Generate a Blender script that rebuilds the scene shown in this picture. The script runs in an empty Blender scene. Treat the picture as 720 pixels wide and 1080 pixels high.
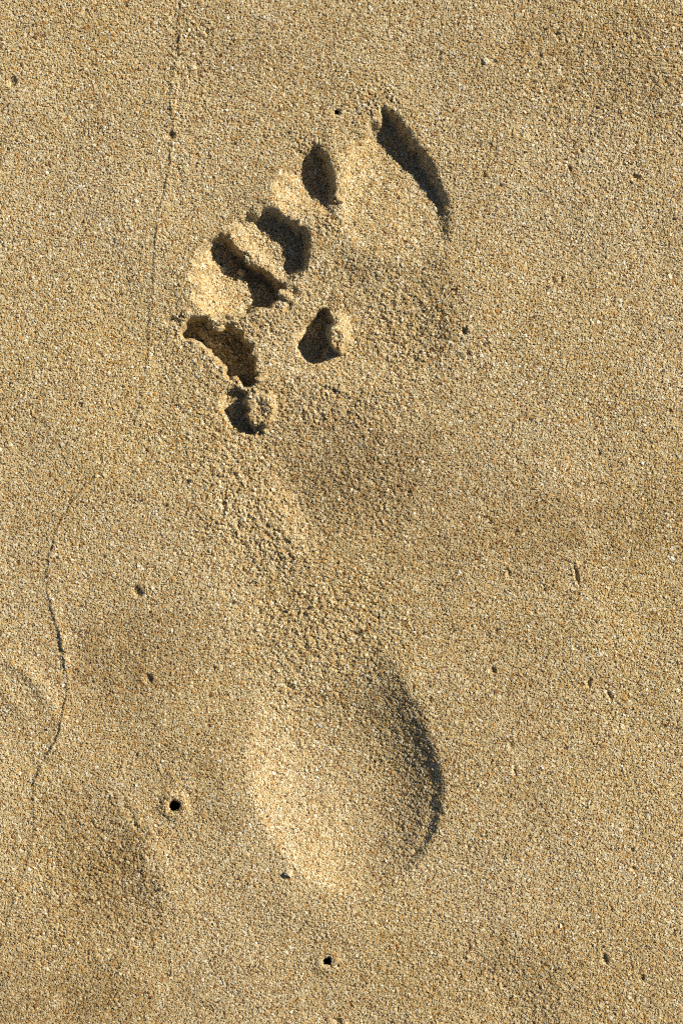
# A left footprint pressed into damp beach sand, low sun from the right.
import bpy, math
import numpy as np

rng = np.random.default_rng(7)
U = 0.00031                       # one map unit in metres; the print is about 26 cm long
SUN_EL = math.radians(34.0)
SUN_AZ = math.radians(27.0)       # counter-clockwise from +X
SX, SY = math.cos(SUN_AZ), -math.sin(SUN_AZ)     # towards the sun, in map coordinates (y runs down)

scene = bpy.context.scene
col = scene.collection

# ----------------------------------------------------------------- height map
X0, X1, Y0, Y1 = -100.0, 820.0, -100.0, 1180.0
ST = 1.25
gx = np.arange(X0, X1 + 0.01, ST)
gy = np.arange(Y0, Y1 + 0.01, ST)
NX, NY = len(gx), len(gy)
PX, PY = np.meshgrid(gx, gy)      # [row, col]


def band_noise(lo, hi, seed, shape=None):
    """unit-variance noise holding wavelengths lo..hi (map units)"""
    r = np.random.default_rng(seed)
    ny, nx = shape or (NY, NX)
    f = np.fft.rfft2(r.standard_normal((ny, nx)))
    fy = np.fft.fftfreq(ny, ST)[:, None]
    fx = np.fft.rfftfreq(nx, ST)[None, :]
    k = np.sqrt(fx * fx + fy * fy) + 1e-9
    w = np.exp(-(np.log(k * math.sqrt(lo * hi)) / (0.5 * math.log(hi / lo) + 0.25)) ** 2)
    n = np.fft.irfft2(f * w, s=(ny, nx))
    return n / n.std()


def blur(a, s):
    ny, nx = a.shape
    fy = np.fft.fftfreq(ny, ST)[:, None]
    fx = np.fft.rfftfreq(nx, ST)[None, :]
    return np.fft.irfft2(np.fft.rfft2(a) * np.exp(-2 * (math.pi * s) ** 2 * (fx * fx + fy * fy)), s=(ny, nx))


def S(t):
    t = np.clip(t, 0, 1)
    return t * t * (3 - 2 * t)


def smooth_poly(pts, n=5, closed=True):
    p = np.array(pts, float)
    m = len(p)
    out = []
    rngi = range(m) if closed else range(m - 1)
    for i in rngi:
        if closed:
            a, b, c, d = p[(i - 1) % m], p[i], p[(i + 1) % m], p[(i + 2) % m]
        else:
            a, b, c, d = p[max(i - 1, 0)], p[i], p[i + 1], p[min(i + 2, m - 1)]
        for k in range(n):
            t = k / n
            out.append(0.5 * ((2 * b) + (c - a) * t + (2 * a - 5 * b + 4 * c - d) * t * t + (3 * b - a - 3 * c + d) * t ** 3))
    if not closed:
        out.append(p[-1])
    return np.array(out)


WX = band_noise(14, 36, 101) * 1.1 + band_noise(6, 10, 103) * .28
WY = band_noise(14, 36, 102) * 1.1 + band_noise(6, 10, 104) * .28


def window(x0, y0, x1, y1, pad=8):
    i0 = max(int((x0 - pad - X0) / ST), 0); i1 = min(int((x1 + pad - X0) / ST) + 2, NX)
    j0 = max(int((y0 - pad - Y0) / ST), 0); j1 = min(int((y1 + pad - Y0) / ST) + 2, NY)
    return slice(j0, j1), slice(i0, i1)


def poly_fields(pts, warp=1.0):
    """signed distance (inside > 0) and the way back to the rim going away from the sun"""
    q = smooth_poly(pts)
    sl = window(q[:, 0].min(), q[:, 1].min(), q[:, 0].max(), q[:, 1].max())
    x = PX[sl] + warp * WX[sl]
    y = PY[sl] + warp * WY[sl]
    best = np.full(x.shape, 1e9); inside = np.zeros(x.shape, bool); back = np.full(x.shape, 1e3)
    m = len(q)
    for i in range(m):
        ax, ay = q[i]; bx, by = q[(i + 1) % m]
        ex, ey = bx - ax, by - ay
        L2 = ex * ex + ey * ey + 1e-12
        t = np.clip(((x - ax) * ex + (y - ay) * ey) / L2, 0, 1)
        best = np.minimum(best, (x - ax - t * ex) ** 2 + (y - ay - t * ey) ** 2)
        c = (ay > y) != (by > y)
        xi = ax + (y - ay) * ex / (ey if abs(ey) > 1e-9 else 1e-9)
        inside ^= c & (x < xi)
        # ray from p towards -sun
        dx, dy = -SX, -SY
        den = dx * ey - dy * ex
        if abs(den) > 1e-9:
            tt = ((ax - x) * ey - (ay - y) * ex) / den
            ss = ((ax - x) * dy - (ay - y) * dx) / den
            ok = (tt > 0) & (ss >= 0) & (ss <= 1)
            back = np.where(ok, np.minimum(back, tt), back)
    sd = np.sqrt(best) * np.where(inside, 1, -1)
    return sl, sd, np.where(inside, back, 0), x, y


H = np.zeros((NY, NX))
REG = np.zeros((NY, NX), np.int16)       # region id per grid vertex (used per cell)
regions = ['ground']


def region_id(name):
    regions.append(name)
    return len(regions) - 1


def pit(pts, D, w_ne, w_sw, fade=None, warp=1.0, soft=1.2, rid=None, p=1.6, w_in=None, bowl=False):
    sl, sd, back, x, y = poly_fields(pts, warp)
    w = w_ne
    if w_in is not None:                   # the wall away from the sun has its own width
        c0 = np.mean(np.array(pts, float), 0)
        ux, uy = x - c0[0], y - c0[1]
        w = w_in + (w_ne - w_in) * S(((ux * SX + uy * SY) / (np.hypot(ux, uy) + 8) + .75) / 1.3)
    d = (1 - (1 - np.clip(sd / w, 0, 1)) ** 2 if bowl else S(sd / w)) * (1 - (1 - np.clip(back / w_sw, 0, 1)) ** p)
    if fade is not None:                   # (x0, y0) -> 0, (x1, y1) -> 1
        for fx0, fy0, fx1, fy1 in (fade if isinstance(fade[0], tuple) else [fade]):
            vx, vy = fx1 - fx0, fy1 - fy0
            d = d * S(((x - fx0) * vx + (y - fy0) * vy) / (vx * vx + vy * vy))
    t = np.zeros_like(H); t[sl] = d
    H[:] = H - D * (blur(t, soft) if soft > 0 else t)
    if rid is not None:
        m = (sd > 0)
        sub = REG[sl]; sub[m] = rid
    return sl, sd


def gauss(cx, cy, rx, ry, A, ang=0.0):
    c, s = math.cos(math.radians(ang)), math.sin(math.radians(ang))
    u = (PX - cx) * c + (PY - cy) * s
    v = -(PX - cx) * s + (PY - cy) * c
    H[:] = H + A * np.exp(-(u / rx) ** 2 - (v / ry) ** 2)


# --- long gentle swells of the beach surface
H += 0.8 * band_noise(130, 280, 1) + 0.16 * band_noise(35, 80, 2)

# --- the print
R_ARCH = region_id('arch_print')
R_BALL = region_id('ball_print')
R_HEEL = region_id('heel_print')
R_TOES = [region_id('toe_print') for _ in range(5)]

# the whole sole outline (only names the region, very shallow step)
ARCH = [(236, 418), (280, 402), (350, 405), (420, 408), (462, 405), (470, 440), (455, 500), (440, 560), (425, 620), (420, 670),
        (428, 712), (440, 745), (400, 775), (330, 780), (278, 770), (262, 740), (255, 690), (240, 630), (222, 560), (214, 500), (218, 450)]
pit(ARCH, 1.2, 34, 22, warp=2, soft=2.5, rid=R_ARCH)
BALL = [(205, 345), (240, 325), (300, 296), (330, 262), (358, 240), (400, 262), (462, 256), (480, 300), (484, 350), (474, 395), (444, 416),
        (390, 416), (340, 412), (290, 412), (262, 404), (235, 390)]
pit(BALL, 5.6, 46, 70, warp=2, soft=2.5, rid=R_BALL)
HEEL = [(330, 650), (380, 656), (413, 694), (438, 740), (461, 795), (468, 832), (461, 872), (444, 905), (418, 930), (384, 944), (348, 940),
        (314, 918), (286, 884), (268, 842), (262, 796), (268, 748), (288, 690)]
pit(HEEL, 26, 76, 4, fade=(350, 660, 380, 790), warp=.6, soft=3.0, rid=R_HEEL, w_in=104, bowl=True)
# steeper lip low on the right of the heel
pit([(452, 800), (468, 820), (467, 856), (455, 886), (436, 914), (428, 906), (444, 876), (450, 840)], 1.6, 6, 8, warp=1.0, soft=1.6)
# shallow twist inside the arch
u_ = (PX - 322) * SX + (PY - 536) * SY
v_ = -(PX - 322) * SY + (PY - 536) * SX
H -= 9.5 * blur(np.exp(-((v_ + 4) / 44) ** 2) * np.where(u_ < 0, S(1 + u_ / 34), np.clip(1 - u_ / 118, 0, 1) ** 1.5), 3)

T1 = [(400, 106), (410, 111), (429, 133), (447, 157), (461, 180), (471, 204), (475, 232), (470, 258), (446, 272), (412, 278), (380, 270),
      (361, 248), (354, 212), (358, 174), (368, 148), (388, 128)]
pit(T1, 26.0, 10, 54, fade=[(470, 290, 424, 128), (400, 92, 416, 132)], soft=1.7, rid=R_TOES[0], p=1.6, warp=1.3)
gauss(402, 205, 26, 44, 3.2, -12)
T2 = [(329, 150), (339, 157), (349, 172), (354, 200), (357, 228), (345, 240), (322, 243), (300, 232), (287, 208), (291, 186), (308, 166)]
pit(T2, 23.5, 7, 44, soft=1.6, warp=1.1, fade=[(352, 234, 340, 190), (326, 146, 336, 170)], rid=R_TOES[1])
T3 = [(282, 220), (293, 221), (308, 232), (324, 246), (328, 263), (319, 286), (304, 302), (280, 306), (258, 298), (243, 276), (239, 252),
      (246, 234), (260, 225)]
pit(T3, 22.5, 7, 46, soft=1.6, warp=1.2, fade=(303, 322, 300, 275), rid=R_TOES[2])
T4 = [(222, 250), (240, 246), (252, 262), (266, 275), (283, 287), (299, 301), (300, 314), (286, 326), (262, 331), (240, 338), (219, 338),
      (205, 320), (201, 295), (205, 270), (213, 256)]
pit(T4, 34.0, 6, 50, soft=1.3, warp=1.2, p=2.2, rid=R_TOES[3])
T5 = [(190, 351), (202, 334), (218, 332), (228, 342), (242, 343), (256, 350), (265, 368), (268, 386), (272, 403), (262, 408), (248, 402), (232, 388), (219, 372), (209, 362), (196, 356)]
pit(T5, 31.0, 3.5, 3, soft=0.9, warp=1.6, rid=R_TOES[4])

# raised dividing walls between the toes and lips pushed up by them
gauss(352, 165, 9, 34, 2.2, -6)
gauss(264, 268, 7, 26, 4.5, 128 - 180)
gauss(232, 338, 26, 7, 3.0, -14)
gauss(275, 330, 26, 10, 3.0, -10)
gauss(262, 405, 20, 5, 1.5, -20)
gauss(284, 212, 14, 5, 1.5, 20)

# hollow behind the standing flap and beside the round lump
pit([(344, 324), (350, 340), (349, 360), (343, 372), (332, 383), (320, 379), (311, 365), (313, 348), (328, 333)], 15, 3, 12, soft=0.8, warp=.7,
    rid=R_BALL)
pit([(238, 411), (254, 408), (262, 420), (263, 440), (270, 459), (260, 460), (244, 450), (233, 438), (231, 422)], 10, 4, 9, soft=0.8, warp=.7)

R_FLAP = region_id('sand_clod'); R_ROUND = region_id('sand_clod')


def mound(cx, cy, rx, ry, ang, h, soft_l, soft_r, rid, dimple=0, warp=1.6, dip=.4):
    sl = window(cx - 2 * ry, cy - 2 * ry, cx + 2 * ry, cy + 2 * ry)
    c, s = math.cos(math.radians(ang)), math.sin(math.radians(ang))
    px = PX[sl] + warp * WX[sl] - cx; py = PY[sl] + warp * WY[sl] - cy
    u = (px * c + py * s) / rx; v = (-px * s + py * c) / ry
    k = np.hypot(u, v)
    toward = (px * SX + py * SY) / (np.hypot(px, py) + 1e-6)
    soft = soft_l + (soft_r - soft_l) * S((toward + .5) / 1.2)
    b = h * S((1 - k) / soft) - dimple * np.exp(-((u + .05) ** 2 + v ** 2) / dip ** 2 / 2)
    b = b + S((1.1 - k) / .3) * 0.5 * n0[sl]
    H[sl] += b
    sub = REG[sl]; sub[k < 1] = rid


n0 = band_noise(4, 9, 31)
mound(358, 350, 14.5, 23.5, -2, 22, .18, 1.05, R_FLAP, warp=1.0)
mound(275, 431, 19, 22, -12, 13.5, .25, .42, R_ROUND, dimple=4.2, dip=.4)

# --- broad lights and darks of the surface
gauss(158, 905, 22, 75, 4.2, -24)
gauss(72, 905, 60, 90, -1.8, -20)
gauss(20, 735, 26, 46, 2.6, -50)
gauss(34, 810, 20, 50, -1.0, 0)
gauss(240, 640, 60, 90, 1.6, 0)
gauss(124, 700, 40, 60, -1.6, 0)
gauss(245, 830, 26, 90, 1.8, -8)
gauss(330, 962, 70, 22, 2.0, 18)
gauss(500, 300, 26, 90, 1.2, 0)
gauss(520, 820, 40, 90, 1.5, -5)
gauss(205, 300, 30, 60, 1.5, 20)
gauss(160, 380, 40, 60, -0.8, 0)
gauss(300, 60, 130, 40, -0.8, 0)
gauss(610, 560, 120, 30, 1.1, -10)
gauss(95, 1010, 90, 60, 3.0, 15)
for cr, ch in ((92, 2.6), (62, 1.3)):
    k = np.hypot(PX + 28, (PY - 786) * .95)
    H += ch * np.exp(-((k - cr) / 8) ** 2) * S((790 - PY) / 60) * S((PX + 30) / 40)
gauss(480, 660, 26, 70, 1.3, 10)

# --- thin wave line: a step higher on its right-hand side
LINE = [(193, -100), (195, -40), (192, 0), (190, 28), (189, 55), (182, 84), (181, 112), (182, 142), (179, 178), (172, 208), (166, 238), (164, 268),
        (162, 300), (158, 340), (157, 372), (152, 405), (145, 440), (128, 474), (104, 500), (78, 528), (62, 556), (54, 588), (50, 612), (57, 648), (65, 676),
        (70, 708), (70, 735), (62, 775), (46, 806), (36, 832), (36, 872), (31, 905), (18, 945), (5, 985), (-12, 1050), (-30, 1180)]
q = smooth_poly(LINE, 4, closed=False)
bd = np.full(PX.shape, 1e9); side = np.zeros(PX.shape)
lx = PX + 0.35 * WX; ly = PY + 0.35 * WY
for i in range(len(q) - 1):
    ax, ay = q[i]; bx, by = q[i + 1]
    sl = window(min(ax, bx), min(ay, by), max(ax, bx), max(ay, by), 34)
    x = lx[sl]; y = ly[sl]; ex, ey = bx - ax, by - ay
    t = np.clip(((x - ax) * ex + (y - ay) * ey) / (ex * ex + ey * ey), 0, 1)
    d = np.hypot(x - ax - t * ex, y - ay - t * ey)
    b = bd[sl]; s_ = side[sl]
    m = d < b
    b[m] = d[m]
    s_[m] = np.sign(-(ex * (y - ay) - ey * (x - ax)))[m]
LSD = bd * np.where(side == 0, 1, side)        # positive on the right
ampl = np.interp(PY, [-100, 0, 60, 130, 200, 240, 300, 480, 560, 620, 680, 740, 790, 840, 900, 980, 1180],
                 [1.7, 1.6, 1.9, 1.5, 1.5, 1.3, 1.2, 1.1, 1.3, 1.7, 2.6, 1.9, 1.7, 1.2, 0.9, 0.8, 0.6])
ampl = ampl * np.clip(.85 + .35 * band_noise(25, 70, 71), .25, 1.3)
H += ampl * np.where(LSD > 0, np.exp(-LSD / 7.0), np.clip(1 + LSD / 1.7, 0, 1)) * (bd < 33)
R_LINE = region_id('wave_line')
REG[(LSD > -2.5) & (LSD < 7) & (REG == 0)] = R_LINE

# --- clumpy loosened sand inside the print
rough = np.zeros_like(H)


def rpatch(cx, cy, rx, ry, a, ang=0):
    c, s = math.cos(math.radians(ang)), math.sin(math.radians(ang))
    u = (PX - cx) * c + (PY - cy) * s
    v = -(PX - cx) * s + (PY - cy) * c
    rough[:] = np.maximum(rough, a * np.exp(-((u / rx) ** 2 + (v / ry) ** 2) ** 1.5))


rpatch(272, 540, 60, 140, 1.0, -22)
rpatch(345, 660, 80, 70, 1.0)
rpatch(320, 730, 60, 50, .8)
rpatch(420, 350, 62, 75, .85)
rpatch(340, 340, 70, 60, 0.6)
rpatch(245, 350, 60, 50, 1.05, -20)
rpatch(285, 280, 45, 60, 0.8, -40)
rpatch(400, 112, 22, 22, 1.3)
rpatch(328, 156, 16, 16, 1.2)
rpatch(348, 236, 18, 18, 1.2)
rpatch(330, 430, 110, 40, 0.8)
rpatch(370, 820, 110, 130, 0.22)
rpatch(452, 880, 26, 50, .35, 20)
rpatch(395, 520, 60, 70, 0.6)
rpatch(640, 90, 120, 110, 0.4)
rpatch(110, 930, 90, 90, 0.5)
rpatch(560, 1040, 130, 60, 0.4)
rpatch(196, 345, 22, 22, 1.0)
rpatch(200, 60, 22, 130, 0.5)
n1 = band_noise(3.6, 8.5, 21)
n2 = band_noise(10, 22, 22)
H += rough * (0.40 * n1 + 0.36 * n2 + 0.22 * band_noise(3.2, 5, 23)) + 0.10 * n1 + 0.10 * n2
gran = np.clip(band_noise(30, 80, 25), 0, 2) * 0.25
H += gran * n1 * 0.4

# --- small dents (x, y, rx, ry, depth, angle, has its own object)
DENTS = [
    (145, 624, 5.5, 5.5, 7, 0, 'deep round dent with a dark shaded side, level with the middle of the wave line'),
    (157, 716, 5, 4, 5.5, 30, 'small dark dent in the sand above the burrow hole beside the heel'),
    (14, 86, 3.6, 6, 6, 10, 'small oval dent near the upper left corner of the sand'),
    (179, 143, 4, 4, 6, 0, 'small dark dent lying right on the upper wave line'),
    (181, 338, 7, 3.4, 5, -10, 'narrow dark dent just left of the little toe print'),
    (670, 188, 4, 4, 5, 0, 'tiny round dent to the far right of the big toe print'),
    (600, 178, 2.6, 3.2, 4.5, 0, 'pinhead dent between the big toe and the right edge of the sand'),
    (607, 606, 2.2, 11, 6, -16, 'short slit like dent in the flat sand on the right'),
    (637, 1012, 3.4, 5, 6, -10, 'small oval dent near the lower right corner of the sand'),
    (489, 350, 4, 3.6, 5.5, 0, 'small dent just outside the ball of the foot print on the right'),
    (587, 36, 3.6, 2.4, 4.5, 0, 'tiny shallow dent near the top edge right of the big toe'),
    (536, 606, 2.6, 4, 4.5, 10, 'tiny dent in the sand left of the short slit'),
    (620, 720, 2.4, 5, 5, 10, 'upper one of two small dents close together at right of the heel'),
    (642, 734, 2.6, 6, 4.5, -20, 'lower one of two small dents close together at right of the heel'),
]
small = [(356, 1078, 5, 4, 6, 0), (348, 411, 8, 3, 5, 15), (372, 415, 3, 2.4, 3, 0), (309, 308, 5, 5, 10, 0), (304, 322, 3.5, 5, 7, 30),
         (268, 300, 2.4, 9, 3, 40), (237, 322, 1.8, 9, 5, 40), (226, 332, 1.8, 7, 3.5, 50), (519, 707, 3.4, 3, 4.5, 0), (520, 706, 3, 3, 3, 0), (493, 893, 2.6, 2.6, 4, 0), (706, 434, 2, 3, 4, 0),
         (582, 296, 3, 3, 4, 0), (592, 295, 2, 3, 4, 0), (632, 478, 2, 3, 4, 0), (605, 512, 4, 3, 4, 0), (542, 562, 4, 4, 3, 0), (676, 1032, 3, 4, 5, 0),
         (667, 1052, 3, 3, 4, 0), (590, 974, 4, 2, 3.5, 30), (668, 916, 3, 3, 4, 0), (137, 858, 4, 16, 2.4, -28), (148, 876, 3, 9, 2, -40),
         (483, 377, 5, 3, 4, 20), (494, 375, 3, 3, 4, 0), (478, 306, 3, 2.5, 4, 0), (496, 438, 4, 3, 3, 0), (386, 398, 3, 3, 3, 0),
         (300, 408, 3, 2.6, 4, 0), (318, 440, 3, 3, 3, 0), (270, 355, 4, 3, 4, 0), (288, 350, 5, 3, 3, 20), (355, 634, 5, 2, 3, 0),
         (376, 668, 6, 3, 4, 30), (392, 690, 5, 3, 4, 0), (302, 572, 6, 2.5, 4, 30), (292, 590, 3, 6, 4, 30), (283, 556, 6, 2.5, 4, 20), (236, 534, 2.5, 5, 4, 0), (252, 552, 2.5, 6, 4, 0),
         (538, 786, 3, 4, 4, 0), (543, 812, 2.4, 5, 4, 0), (557, 884, 2.4, 5, 3.5, 0), (512, 880, 2, 5, 3, 0), (516, 152, 2.6, 2.6, 3.5, 0), (520, 66, 4, 2.5, 4, 0),
         (570, 58, 3, 2, 4, 0), (650, 118, 4, 2, 3, 0), (672, 40, 3, 3, 3, 0), (613, 159, 2, 3, 3.5, 0), (90, 12, 3, 3, 3.5, 0), (217, 34, 2.4, 3.6, 4, 0), (305, 725, 6, 3, 4, 30), (312, 787, 4, 4, 4, 0)]
for k in range(230):                                # tiny scattered flaws
    small.append((rng.uniform(X0 + 40, X1 - 40), rng.uniform(Y0 + 40, Y1 - 40), rng.uniform(1.2, 2.6), rng.uniform(1.2, 3.2), rng.uniform(1.2, 3.0), rng.uniform(-60, 60)))


def dent(x, y, rx, ry, d, a, rid=None):
    d *= .62; rx *= .9; ry *= .9
    r = max(rx, ry) * 3 + 4
    sl = window(x - r, y - r, x + r, y + r, 2)
    c, s = math.cos(math.radians(a)), math.sin(math.radians(a))
    px = PX[sl] + 0.5 * WX[sl] - x; py = PY[sl] + 0.5 * WY[sl] - y
    u = px * c + py * s; v = -px * s + py * c
    k = np.sqrt((u / rx) ** 2 + (v / ry) ** 2)
    H[sl] += -d * np.exp(-k ** 3 * 0.8) + 0.16 * d * np.exp(-((k - 1.7) / 0.5) ** 2)
    if rid is not None:
        sub = REG[sl]; sub[k < 1.25] = rid


dent_ids = []
for (x, y, rx, ry, d, a, lab) in DENTS:
    rid = region_id('sand_dent'); dent_ids.append((rid, x, y, lab))
    dent(x, y, rx, ry, d, a, rid)
for (x, y, rx, ry, d, a) in small:
    dent(x, y, rx, ry, d * .75, a)

# --- burrow holes: cut through the sheet, with a raised ring of thrown-up sand
HOLES = [(184, 850, 5.8, 'larger round black burrow hole with a pale raised ring, left of the heel print', 1.0),
         (345, 1014, 4.6, 'black burrow hole below the heel print near the bottom edge', 0.45),
         (355, 118.5, 2.7, 'pinprick black burrow hole between the second toe and big toe tips', 0.2),
         (356, 1018, 1.7, 'speck sized black hole touching the burrow below the heel', 0.0)]
CUT = np.zeros((NY - 1, NX - 1), bool)
cxs = (PX[:-1, :-1] + ST / 2); cys = (PY[:-1, :-1] + ST / 2)
hole_ids = []
for (x, y, r, lab, ring) in HOLES:
    k = np.hypot(PX - x, PY - y)
    H += ring * (3.6 * np.exp(-((k - r - 4.5) / 5.0) ** 2)) - 1.0 * np.exp(-(k / (r + .8)) ** 4)
    rid = region_id('burrow_hole'); hole_ids.append((rid, x, y, r, lab))
    REG[k < r * 1.0 + (8.5 if ring > .9 else 3.0 if ring > .1 else 1.6)] = rid
    an = np.arctan2(cys - y, cxs - x)
    rr = r * (1 + 0.13 * np.sin(3 * an + x) + 0.05 * np.sin(5 * an + 2.1 + y))
    CUT |= np.hypot(cxs - x, cys - y) < rr

edge = np.minimum.reduce([PX - X0, X1 - PX, PY - Y0, Y1 - PY])
H *= S(edge / 50)
border = edge < 0.6
H[border] = 0
GY, GX = np.gradient(H, ST)


def sample(A, x, y):
    fx = np.clip((x - X0) / ST, 0, NX - 1.001); fy = np.clip((y - Y0) / ST, 0, NY - 1.001)
    i = fx.astype(int); j = fy.astype(int); a = fx - i; b = fy - j
    return (A[j, i] * (1 - a) + A[j, i + 1] * a) * (1 - b) + (A[j + 1, i] * (1 - a) + A[j + 1, i + 1] * a) * b


# broad patches of darker, browner sand: soft ellipses broken up by noise
brown_patch = np.zeros_like(H)
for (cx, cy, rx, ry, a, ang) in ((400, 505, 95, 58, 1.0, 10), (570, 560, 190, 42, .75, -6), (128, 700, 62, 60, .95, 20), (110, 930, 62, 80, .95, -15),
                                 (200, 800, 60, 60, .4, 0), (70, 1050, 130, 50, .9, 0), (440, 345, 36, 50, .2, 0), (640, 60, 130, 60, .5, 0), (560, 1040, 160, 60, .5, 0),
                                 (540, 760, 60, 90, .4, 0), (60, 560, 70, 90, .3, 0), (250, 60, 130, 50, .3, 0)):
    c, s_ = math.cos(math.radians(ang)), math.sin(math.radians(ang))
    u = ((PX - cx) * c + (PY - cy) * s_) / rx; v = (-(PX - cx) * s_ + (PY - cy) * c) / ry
    brown_patch = np.maximum(brown_patch, a * np.exp(-(u * u + v * v) * .8))
brown_patch = np.clip(brown_patch * (1 + .25 * band_noise(25, 90, 61)), 0, 1)

# ----------------------------------------------------------------- materials
STOPS = [(0.00, (0.050, 0.033, 0.021)), (0.03, (0.18, 0.095, 0.038)), (0.09, (0.39, 0.205, 0.052)), (0.20, (0.475, 0.32, 0.118)),
         (0.42, (0.462, 0.362, 0.176)), (0.64, (0.495, 0.405, 0.225)), (0.84, (0.55, 0.468, 0.285)), (0.95, (0.60, 0.54, 0.385)), (1.0, (0.68, 0.64, 0.54))]




def ramp(nt, fac):
    r = nt.nodes.new('ShaderNodeValToRGB')
    e = r.color_ramp.elements
    e[0].position, e[0].color = STOPS[0][0], STOPS[0][1] + (1,)
    e[1].position, e[1].color = STOPS[-1][0], STOPS[-1][1] + (1,)
    for p, c in STOPS[1:-1]:
        n = e.new(p); n.color = c + (1,)
    nt.links.new(fac, r.inputs[0])
    return r


def base_mat(name, rough=0.55, spec=0.3):
    m = bpy.data.materials.new(name); m.use_nodes = True
    nt = m.node_tree; b = nt.nodes['Principled BSDF']
    b.inputs['Roughness'].default_value = rough
    b.inputs['Specular IOR Level'].default_value = spec
    return m, nt, b


def sand_grain_mat():
    m, nt, b = base_mat('sand_grains')
    at = nt.nodes.new('ShaderNodeAttribute'); at.attribute_name = 'tint'
    r = ramp(nt, at.outputs['Fac'])
    # faint streaks of browner and greyer grains, metres-scale pigment of the beach itself
    tc = nt.nodes.new('ShaderNodeTexCoord')
    no = nt.nodes.new('ShaderNodeTexNoise'); no.inputs['Scale'].default_value = 14; no.inputs['Detail'].default_value = 5
    nt.links.new(tc.outputs['Object'], no.inputs['Vector'])
    hs = nt.nodes.new('ShaderNodeHueSaturation')
    mr = nt.nodes.new('ShaderNodeMapRange'); mr.inputs[1].default_value = .3; mr.inputs[2].default_value = .7
    mr.inputs[3].default_value = .93; mr.inputs[4].default_value = 1.05
    nt.links.new(no.outputs['Fac'], mr.inputs[0]); nt.links.new(mr.outputs[0], hs.inputs['Saturation'])
    nt.links.new(r.outputs['Color'], hs.inputs['Color'])
    ad = nt.nodes.new('ShaderNodeAttribute'); ad.attribute_name = 'brown_patch'
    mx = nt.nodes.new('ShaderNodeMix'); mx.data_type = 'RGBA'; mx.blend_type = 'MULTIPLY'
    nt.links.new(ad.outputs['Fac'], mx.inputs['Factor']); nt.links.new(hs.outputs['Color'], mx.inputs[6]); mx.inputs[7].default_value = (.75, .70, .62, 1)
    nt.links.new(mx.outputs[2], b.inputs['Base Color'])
    rr = nt.nodes.new('ShaderNodeMapRange'); rr.inputs[3].default_value = .75; rr.inputs[4].default_value = .32
    nt.links.new(at.outputs['Fac'], rr.inputs[0]); nt.links.new(rr.outputs[0], b.inputs['Roughness'])
    return m


def sand_far_mat():
    m, nt, b = base_mat('sand_beyond', .8, .2)
    tc = nt.nodes.new('ShaderNodeTexCoord')
    v = nt.nodes.new('ShaderNodeTexVoronoi'); v.inputs['Scale'].default_value = 1 / (1.7 * U)
    nt.links.new(tc.outputs['Object'], v.inputs['Vector'])
    sp = nt.nodes.new('ShaderNodeSeparateColor'); nt.links.new(v.outputs['Color'], sp.inputs[0])
    r = ramp(nt, sp.outputs[0])
    mu = nt.nodes.new('ShaderNodeMix'); mu.data_type = 'RGBA'; mu.blend_type = 'MULTIPLY'; mu.inputs['Factor'].default_value = 1
    nt.links.new(r.outputs['Color'], mu.inputs[6]); mu.inputs[7].default_value = (.72, .69, .67, 1)      # darkened evenly: shade of the gaps between grains put into the colour
    nt.links.new(mu.outputs[2], b.inputs['Base Color'])
    n = nt.nodes.new('ShaderNodeTexNoise'); n.inputs['Scale'].default_value = 1 / (2.2 * U); n.inputs['Detail'].default_value = 2
    nt.links.new(tc.outputs['Object'], n.inputs['Vector'])
    bu = nt.nodes.new('ShaderNodeBump'); bu.inputs['Distance'].default_value = 1.6 * U; bu.inputs['Strength'].default_value = .9
    nt.links.new(n.outputs['Fac'], bu.inputs['Height']); nt.links.new(bu.outputs['Normal'], b.inputs['Normal'])
    return m


def burrow_mat():
    m, nt, b = base_mat('burrow_sand', .9, .2)  # shaft colour, much darker than the sand on top
    tc = nt.nodes.new('ShaderNodeTexCoord')
    n = nt.nodes.new('ShaderNodeTexNoise'); n.inputs['Scale'].default_value = 1 / (3 * U)
    nt.links.new(tc.outputs['Object'], n.inputs['Vector'])
    r = nt.nodes.new('ShaderNodeValToRGB')
    r.color_ramp.elements[0].color = (.05, .035, .02, 1); r.color_ramp.elements[1].color = (.16, .11, .06, 1)
    nt.links.new(n.outputs['Fac'], r.inputs[0]); nt.links.new(r.outputs['Color'], b.inputs['Base Color'])
    return m


def chip_mat(name, c1, c2):
    m, nt, b = base_mat(name, .4, .5)
    tc = nt.nodes.new('ShaderNodeTexCoord')
    n = nt.nodes.new('ShaderNodeTexNoise'); n.inputs['Scale'].default_value = 1 / (4 * U); n.inputs['Detail'].default_value = 4
    nt.links.new(tc.outputs['Object'], n.inputs['Vector'])
    r = nt.nodes.new('ShaderNodeValToRGB')
    r.color_ramp.elements[0].position = .35; r.color_ramp.elements[1].position = .65
    r.color_ramp.elements[0].color = c1 + (1,); r.color_ramp.elements[1].color = c2 + (1,)
    nt.links.new(n.outputs['Fac'], r.inputs[0]); nt.links.new(r.outputs['Color'], b.inputs['Base Color'])
    return m


M_SAND, M_FAR, M_BUR = sand_grain_mat(), sand_far_mat(), burrow_mat()
M_SHELL = chip_mat('shell_chip', (.50, .40, .24), (.66, .60, .44))

# ----------------------------------------------------------------- mesh helpers


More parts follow.
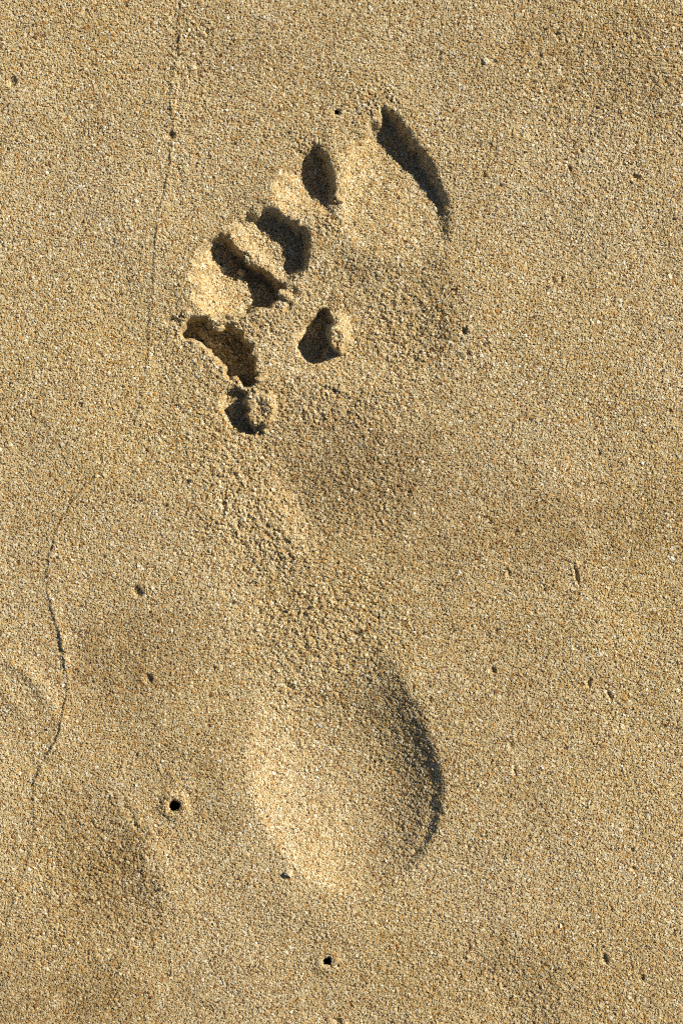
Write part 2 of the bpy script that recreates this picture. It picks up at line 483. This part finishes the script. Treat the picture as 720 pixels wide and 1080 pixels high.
class Bag:
    """collects quads; verts in map units (x right, y down, z up), converted on build"""

    def __init__(self):
        self.v, self.f, self.t, self.m, self.n = [], [], [], [], 0

    def add(self, v, f, t, mat=0):
        self.v.append(v.astype(np.float32)); self.f.append((f + self.n).astype(np.int32)); self.t.append(t.astype(np.float32))
        self.m.append(np.full(len(f), mat, np.int32)); self.n += len(v)

    def build(self, name, mats, parent=None, loc=(0, 0, 0)):
        v = np.concatenate(self.v); f = np.concatenate(self.f); t = np.concatenate(self.t); mi = np.concatenate(self.m)
        w = np.empty_like(v)
        w[:, 0] = (v[:, 0] - 360 - loc[0]) * U; w[:, 1] = (540 - v[:, 1] + loc[1]) * U; w[:, 2] = (v[:, 2] - loc[2]) * U
        me = bpy.data.meshes.new(name)
        me.vertices.add(len(w)); me.vertices.foreach_set('co', w.ravel())
        me.loops.add(f.size); me.loops.foreach_set('vertex_index', f.ravel())
        me.polygons.add(len(f)); me.polygons.foreach_set('loop_start', np.arange(0, f.size, 4, dtype=np.int32))
        me.polygons.foreach_set('material_index', mi)
        a = me.attributes.new('tint', 'FLOAT', 'POINT'); a.data.foreach_set('value', t)
        a = me.attributes.new('brown_patch', 'FLOAT', 'POINT'); a.data.foreach_set('value', sample(brown_patch, v[:, 0], v[:, 1]).astype(np.float32))
        for m in mats: me.materials.append(m)
        me.update(calc_edges=True)
        me.shade_flat()
        o = bpy.data.objects.new(name, me); col.objects.link(o)
        o.location = (loc[0] * U, -loc[1] * U, loc[2] * U)
        if parent: o.parent = parent
        return o


CUBE = np.array([[-1, -1, -1], [1, -1, -1], [1, 1, -1], [-1, 1, -1], [-1, -1, 1], [1, -1, 1], [1, 1, 1], [-1, 1, 1]], float) / math.sqrt(3)
# y is mirrored on build, so the winding below gives outward faces after that flip
FLAT = 0.37
CF = np.array([[0, 1, 2, 3], [7, 6, 5, 4], [4, 5, 1, 0], [5, 6, 2, 1], [6, 7, 3, 2], [7, 4, 0, 3]])


def grains(x, y, z, r, tint, nrm=None):
    """angular pebbly grains, one jittered block each"""
    n = len(x)
    v = np.repeat(CUBE[None], n, 0) * (1 + rng.uniform(-.34, .30, (n, 8, 1))) + rng.uniform(-.13, .13, (n, 8, 3))
    sc = np.exp(rng.normal(0, .2, (n, 1, 3))); v = v * sc
    q = rng.standard_normal((n, 4)); q /= np.linalg.norm(q, axis=1, keepdims=True)
    a, b, c, d = q.T
    R = np.empty((n, 3, 3))
    R[:, 0] = np.stack([1 - 2 * (c * c + d * d), 2 * (b * c - a * d), 2 * (b * d + a * c)], 1)
    R[:, 1] = np.stack([2 * (b * c + a * d), 1 - 2 * (b * b + d * d), 2 * (c * d - a * b)], 1)
    R[:, 2] = np.stack([2 * (b * d - a * c), 2 * (c * d + a * b), 1 - 2 * (b * b + c * c)], 1)
    v = np.einsum('nij,nkj->nki', R, v) * r[:, None, None]
    if nrm is None:
        v[:, :, 2] *= FLAT
    else:                                            # pressed grains lie flat on the slope they rest on
        v -= (1 - FLAT) * np.einsum('nkj,nj->nk', v, nrm)[:, :, None] * nrm[:, None, :]
    v += np.stack([x, y, z], 1)[:, None, :]
    f = CF[None] + (np.arange(n) * 8)[:, None, None]
    return v.reshape(-1, 3), f.reshape(-1, 4), np.repeat(tint, 8)


# ----------------------------------------------------------------- sheet split into regions
cell_reg = REG[:-1, :-1].copy()
idx = np.arange(NX * NY).reshape(NY, NX)
quads = np.stack([idx[1:, :-1], idx[1:, 1:], idx[:-1, 1:], idx[:-1, :-1]], -1)
allv = np.stack([PX.ravel(), PY.ravel(), (H - 1.0 * S(edge / 10)).ravel()], 1)      # the packed bed lies just under the top grains
vt = np.clip(rng.uniform(.15, .75, NX * NY), 0, 1)
bags = [Bag() for _ in regions]
for rid in range(len(regions)):
    m = (cell_reg == rid) & ~CUT
    qf = quads[m]
    u, inv = np.unique(qf.ravel(), return_inverse=True)
    if len(u):
        bags[rid].add(allv[u], inv.reshape(-1, 4), vt[u])

# --- grains
SP = 1.54
ax_ = np.arange(X0 - 50, X1 + 50, SP); ay_ = np.arange(Y0 - 50, Y1 + 50, SP * .92)
qx, qy = np.meshgrid(ax_, ay_)
qx = qx + (np.arange(len(ay_)) % 2)[:, None] * SP / 2
qx = (qx + rng.uniform(-.75, .75, qx.shape)).ravel(); qy = (qy + rng.uniform(-.75, .75, qy.shape)).ravel()
# more grains on steep faces
gsl = np.hypot(sample(GX, qx, qy), sample(GY, qx, qy))
extra = rng.uniform(0, 1, len(qx)) < np.clip((gsl - .35) * .9, 0, 1)
ex = np.repeat(qx[extra], 2) + rng.uniform(-1.2, 1.2, 2 * extra.sum()); ey = np.repeat(qy[extra], 2) + rng.uniform(-1.2, 1.2, 2 * extra.sum())
qx = np.concatenate([qx, ex]); qy = np.concatenate([qy, ey])
# thin out towards the rim of the detailed patch
e = np.minimum.reduce([qx - X0, X1 - qx, qy - Y0, Y1 - qy])
keep = rng.uniform(0, 1, len(qx)) < np.clip((e + 50) / 60, 0, 1) ** 1.3
for (x, y, r, lab, ring) in HOLES:
    an = np.arctan2(qy - y, qx - x)
    keep &= np.hypot(qx - x, qy - y) > r * (1.02 + .1 * np.sin(4 * an + x))
qx, qy = qx[keep], qy[keep]
n = len(qx)
nx_, ny_ = -sample(GX, qx, qy), -sample(GY, qx, qy)
nl = np.sqrt(nx_ ** 2 + ny_ ** 2 + 1)
off = rng.normal(-.10, .18, n)
rr = np.clip(np.exp(rng.normal(math.log(1.04), .26, n)), .6, 2.3)
big = rng.uniform(0, 1, n) < .012
rr[big] *= 1.35
qz = sample(H, qx, qy) + off / nl
tint = rng.uniform(0, 1, n)
gi = np.clip(((qx - X0) / ST).astype(int), 0, NX - 2); gj = np.clip(((qy - Y0) / ST).astype(int), 0, NY - 2)
greg = cell_reg[gj, gi]
nrm = np.stack([nx_ / nl, ny_ / nl, 1 / nl], 1)
px_ = qx + nx_ / nl * off; py_ = qy + ny_ / nl * off
for rid in range(len(regions)):
    m = greg == rid
    if m.any():
        bags[rid].add(*grains(px_[m], py_[m], qz[m], rr[m], tint[m], nrm[m]))
print('grains', n)

# --- far ground: flat frames of growing size round the detailed patch
fx = [X0, X1]; fy = [Y0, Y1]
lev = [(X0, Y0, X1, Y1)] + [(360 - k, 540 - k, 360 + k, 540 + k) for k in (2500, 12000, 80000, 600000)]
fv, ff = [], []
for i, (a, b, c, d) in enumerate(lev):
    fv += [(a, b, 0), (c, b, 0), (c, d, 0), (a, d, 0)]
    if i:
        o, p = (i - 1) * 4, i * 4
        for k in range(4):
            ff.append((o + k, o + (k + 1) % 4, p + (k + 1) % 4, p + k))
bags[0].add(np.array(fv, float), np.array(ff), np.full(len(fv), .5), 1)

# ----------------------------------------------------------------- objects


def tag(o, label=None, cat=None, group=None, kind=None):
    if label: o['label'] = label
    if cat: o['category'] = cat
    if group: o['group'] = group
    if kind: o['kind'] = kind
    return o


g = bags[0].build('ground', [M_SAND, M_FAR]); tag(g, 'flat golden brown beach sand of coarse mixed grains', 'sand', kind='structure')

fp = bpy.data.objects.new('footprint', None); col.objects.link(fp); fp.empty_display_size = .05
tag(fp, 'bare left footprint pressed into the sand, toes towards the top', 'footprint')
bags[R_ARCH].build('arch_print', [M_SAND], fp)
bags[R_BALL].build('ball_print', [M_SAND], fp)
tag(bags[R_HEEL].build('heel_print', [M_SAND], fp), 'deep rounded heel hollow shaded on its right side')
for k, lab in enumerate(['large big toe hollow with a long curved shadow', 'second toe hollow beside the big toe', 'third toe hollow in the middle of the row',
                         'fourth toe hollow with crumbled edge', 'narrow little toe hollow almost wholly in shadow']):
    tag(bags[R_TOES[k]].build('toe_print', [M_SAND], fp), lab)
tag(bags[R_FLAP].build('sand_clod', [M_SAND], loc=(-4, -190, 0)), 'large pale upright clod with a broad shadow, in the ball of the footprint', 'sand clod',
    'caked crumbs of sand in and around the footprint')
tag(bags[R_ROUND].build('sand_clod', [M_SAND], loc=(-89, -110, 0)), 'round clod with a hollowed top below the little toe print', 'sand clod',
    'caked crumbs of sand in and around the footprint')
tag(bags[R_LINE].build('wave_line', [M_SAND]), 'thin wavy raised line left by a wave, running down the left side of the sand', 'sand ridge')
for rid, x, y, lab in dent_ids:
    tag(bags[rid].build('sand_dent', [M_SAND], loc=(x - 360, y - 540, 0)), lab, 'dent', 'small dents scattered over the sand')

# burrows flare out below the surface
for rid, x, y, r, lab in hole_ids:
    prof = [(r + 2.4, -1.7), (r + .5, -2.0), (r + .6, -3.5), (r + 3, -6), (r * 2.2 + 2, -10), (r * 2.6 + 2, -20), (r * 2.2, -34), (r, -40), (.05, -41)]
    z0 = float(sample(H, np.array([x + r + 3.]), np.array([y]))[0]) - .6
    N = 20
    vs = []
    for (pr, pz) in prof:
        for k in range(N):
            a = 2 * math.pi * k / N
            w = 1 + (.10 * math.sin(3 * a + x) + .06 * math.sin(5 * a + 2.1 + y))
            vs.append((x + pr * w * math.cos(a), y + pr * w * math.sin(a), z0 + pz))
    fs = [(j * N + k, j * N + (k + 1) % N, (j + 1) * N + (k + 1) % N, (j + 1) * N + k) for j in range(len(prof) - 1) for k in range(N)]
    bt = Bag(); bt.add(np.array(vs), np.array(fs), np.full(len(vs), .3))
    root = bpy.data.objects.new('burrow_hole', None); col.objects.link(root); root.empty_display_size = .005
    root.location = ((x - 360) * U, (540 - y) * U, 0)
    tag(root, lab, 'burrow hole', 'small burrow holes in the sand')
    rim = bags[rid].build('rim', [M_SAND], root, loc=(x - 360, y - 540, 0)); rim.location = (0, 0, 0)
    sh = bt.build('shaft', [M_BUR], root, loc=(x - 360, y - 540, 0)); sh.location = (0, 0, 0)


def cube_sphere(nn):
    vs, fs = [], []
    t = np.linspace(-1, 1, nn + 1)
    for axis in range(3):
        for s in (-1, 1):
            base = len(vs)
            for i in t:
                for j in t:
                    p = [0, 0, 0]; p[axis] = s; p[(axis + 1) % 3] = math.tan(i * math.pi / 4); p[(axis + 2) % 3] = math.tan(j * math.pi / 4)
                    p = np.array(p); vs.append(p / np.linalg.norm(p))
            for i in range(nn):
                for j in range(nn):
                    a = base + i * (nn + 1) + j
                    qd = (a, a + nn + 1, a + nn + 2, a + 1)
                    fs.append(qd if s < 0 else qd[::-1])
    return np.array(vs), np.array(fs)


def lump_shape(d, seed, amp):
    r = np.random.default_rng(seed)
    out = np.ones(len(d))
    for k in range(14):
        w = r.standard_normal(3) * r.uniform(1.2, 4.5)
        out += amp / 4.2 * np.sin(d @ w + r.uniform(0, 6.28))
    return out


def clod(x, y, rx, ry, rz, ang, seed, label, flat=1.0, sink=.35, amp=.22, lift=0.0, lean=0.0, dimple=0.0):
    """a crumb of caked sand: a lumpy core wrapped in its own grains"""
    nn = 4 if max(rx, ry) < 6 else 12
    d, f = cube_sphere(nn)
    c, s = math.cos(math.radians(ang)), math.sin(math.radians(ang))
    z0 = float(sample(H, np.array([x]), np.array([y]))[0]) + rz * (1 - sink * 2) * .5 + lift

    def place(d):
        k = lump_shape(d, seed, amp)
        lx_, ly_, lz_ = d[:, 0] * rx * k, d[:, 1] * ry * k, np.sign(d[:, 2]) * np.abs(d[:, 2]) ** flat * rz * k
        lz_ = lz_ * (1 - dimple * np.exp(-((d[:, 0] + .1) ** 2 + d[:, 1] ** 2) / .3) * (d[:, 2] > 0))
        lx_ = lx_ - lean * np.clip(lz_, 0, None)
        return np.stack([x + lx_ * c - ly_ * s, y + lx_ * s + ly_ * c, z0 + lz_], 1)
    b = Bag()
    b.add(place(d), f, rng.uniform(.2, .7, len(d)))
    area = 2 * math.pi * ((rx * ry) ** 1.6 + (rx * rz) ** 1.6 + (ry * rz) ** 1.6) ** (1 / 1.6) / 1.2
    ng = max(int(area / 2.0), 10)
    gd = rng.standard_normal((ng, 3)); gd /= np.linalg.norm(gd, axis=1, keepdims=True)
    gd = gd[gd[:, 2] > -.45]
    gp = place(gd)
    b.add(*grains(gp[:, 0], gp[:, 1], gp[:, 2], np.clip(np.exp(rng.normal(math.log(1.15), .22, len(gp))), .6, 2), rng.uniform(.06, 1, len(gp))))
    o = b.build('sand_clod', [M_SAND], loc=(x - 360, y - 540, 0))
    return tag(o, label, 'sand clod', 'caked crumbs of sand in and around the footprint')


clod(253, 284, 3.6, 2.8, 3.4, 20, 11, 'small sunlit crumb perched inside the fourth toe hollow', lift=6)
clod(262, 271, 4.2, 5.5, 4, -35, 12, 'crumb on the wall between the third and fourth toes')
clod(231, 345, 6, 4, 3.6, 10, 13, 'jagged crumb on the upper edge of the little toe hollow')
clod(213, 349, 4, 5, 4.5, 10, 15, 'shaded crumb at the left end of the little toe hollow')
clod(298, 309, 4.5, 3.6, 3.4, 30, 16, 'pale crumb at the lower end of the fourth toe shadow')
clod(304, 314, 3, 2.6, 3, 0, 17, 'tiny crumb between two dark pits right of the fourth toe')
clod(229, 385, 5, 3.5, 3, 40, 18, 'sunlit crumb on the lower lip of the little toe hollow')
clod(276, 399, 5, 4, 3.4, 0, 19, 'crumb between the little toe hollow and the round flat clod')
clod(495, 346, 2.2, 3.2, 2.4, 20, 21, 'pale crumb beside the dent right of the ball print')
clod(360, 411, 4.5, 3, 2.6, 20, 23, 'low crumb at the lower edge of the ball print')
clod(197, 330, 5, 4, 2.8, 0, 26, 'pale crumb at the upper left tip of the little toe hollow')


def chip(x, y, pts, h, ang, label, name='shell_chip', cat='shell chip'):
    """a broken flake: irregular outline, domed, bevelled rim"""
    m = len(pts); z0 = float(sample(H, np.array([x]), np.array([y]))[0])
    c, s = math.cos(math.radians(ang)), math.sin(math.radians(ang))
    vs = []
    for (k, z) in ((.92, -.9), (1.0, .15 * h), (.86, .62 * h), (.45, .92 * h), (.04, h)):
        for i, (a, b) in enumerate(pts):
            a2, b2 = a * k, b * k
            vs.append((x + a2 * c - b2 * s, y + a2 * s + b2 * c, z0 + z + (.12 * h * math.sin(i * 2.3 + k * 5) if 0 < k < 1 else 0)))
    fs = [(j * m + i, j * m + (i + 1) % m, (j + 1) * m + (i + 1) % m, (j + 1) * m + i)[::-1] for j in range(4) for i in range(m)]
    b = Bag(); b.add(np.array(vs), np.array(fs), np.full(len(vs), .9))
    return tag(b.build(name, [M_SHELL], loc=(x - 360, y - 540, 0)), label, cat)


chip(303.5, 920.5, [(4.6, -4.5), (5.0, 0), (4.0, 4.6), (.5, 3.2), (-3.8, 2.2), (-4.4, -.5), (-1.6, -3.4)], 4.6, 5,
     'pale cream triangular chip at the lower left rim of the heel print')
chip(512, 64.5, [(3.8, -2), (3.6, 2), (1, 4), (-3, 3), (-4, -.6), (-1, -3.6)], 2.8, 20, 'small cream chip in the sand right above the big toe print')
chip(307.5, 305.5, [(1.6, -1), (1.5, 1.1), (-.4, 1.8), (-1.7, .4), (-.8, -1.5)], 1.8, 0, 'tiny white chip in the dark pit right of the fourth toe')

# ----------------------------------------------------------------- light, sky, camera
world = bpy.data.worlds.new('World'); scene.world = world; world.use_nodes = True
nt = world.node_tree; bg = nt.nodes['Background']
sky = nt.nodes.new('ShaderNodeTexSky'); sky.sky_type = 'NISHITA'; sky.sun_disc = False
sky.sun_elevation = SUN_EL; sky.sun_rotation = math.radians(90) - SUN_AZ
sky.air_density = 0.6; sky.dust_density = 0.3; sky.ozone_density = 0.6
nt.links.new(sky.outputs[0], bg.inputs[0]); bg.inputs[1].default_value = 0.05

sun = bpy.data.lights.new('sun', 'SUN'); sun.energy = 5.0; sun.angle = math.radians(.5); sun.color = (1.0, .905, .76)
so = bpy.data.objects.new('sun', sun); col.objects.link(so)
so.location = (1, .5, 1); so.rotation_euler = (0, math.radians(90) - SUN_EL, SUN_AZ)

cam = bpy.data.cameras.new('camera'); co = bpy.data.objects.new('camera', cam); col.objects.link(co)
DIST = .80
co.location = (0, 0, DIST); co.rotation_euler = (0, 0, 0)
cam.sensor_fit = 'VERTICAL'; cam.sensor_height = 36; cam.lens = 36 * DIST / (1080 * U)
cam.clip_start = .02; cam.clip_end = 500
scene.camera = co

vs = scene.view_settings
vs.view_transform = 'Standard'; vs.look = 'None'; vs.gamma = 1; vs.use_curve_mapping = False; vs.exposure = 0.57
scene.cycles.use_denoising = False
scene.cycles.max_bounces = 5; scene.cycles.diffuse_bounces = 2
scene.cycles.use_adaptive_sampling = True; scene.cycles.adaptive_threshold = .02
scene.cycles.filter_width = 1.1 if hasattr(scene.cycles, 'filter_width') else 1.5
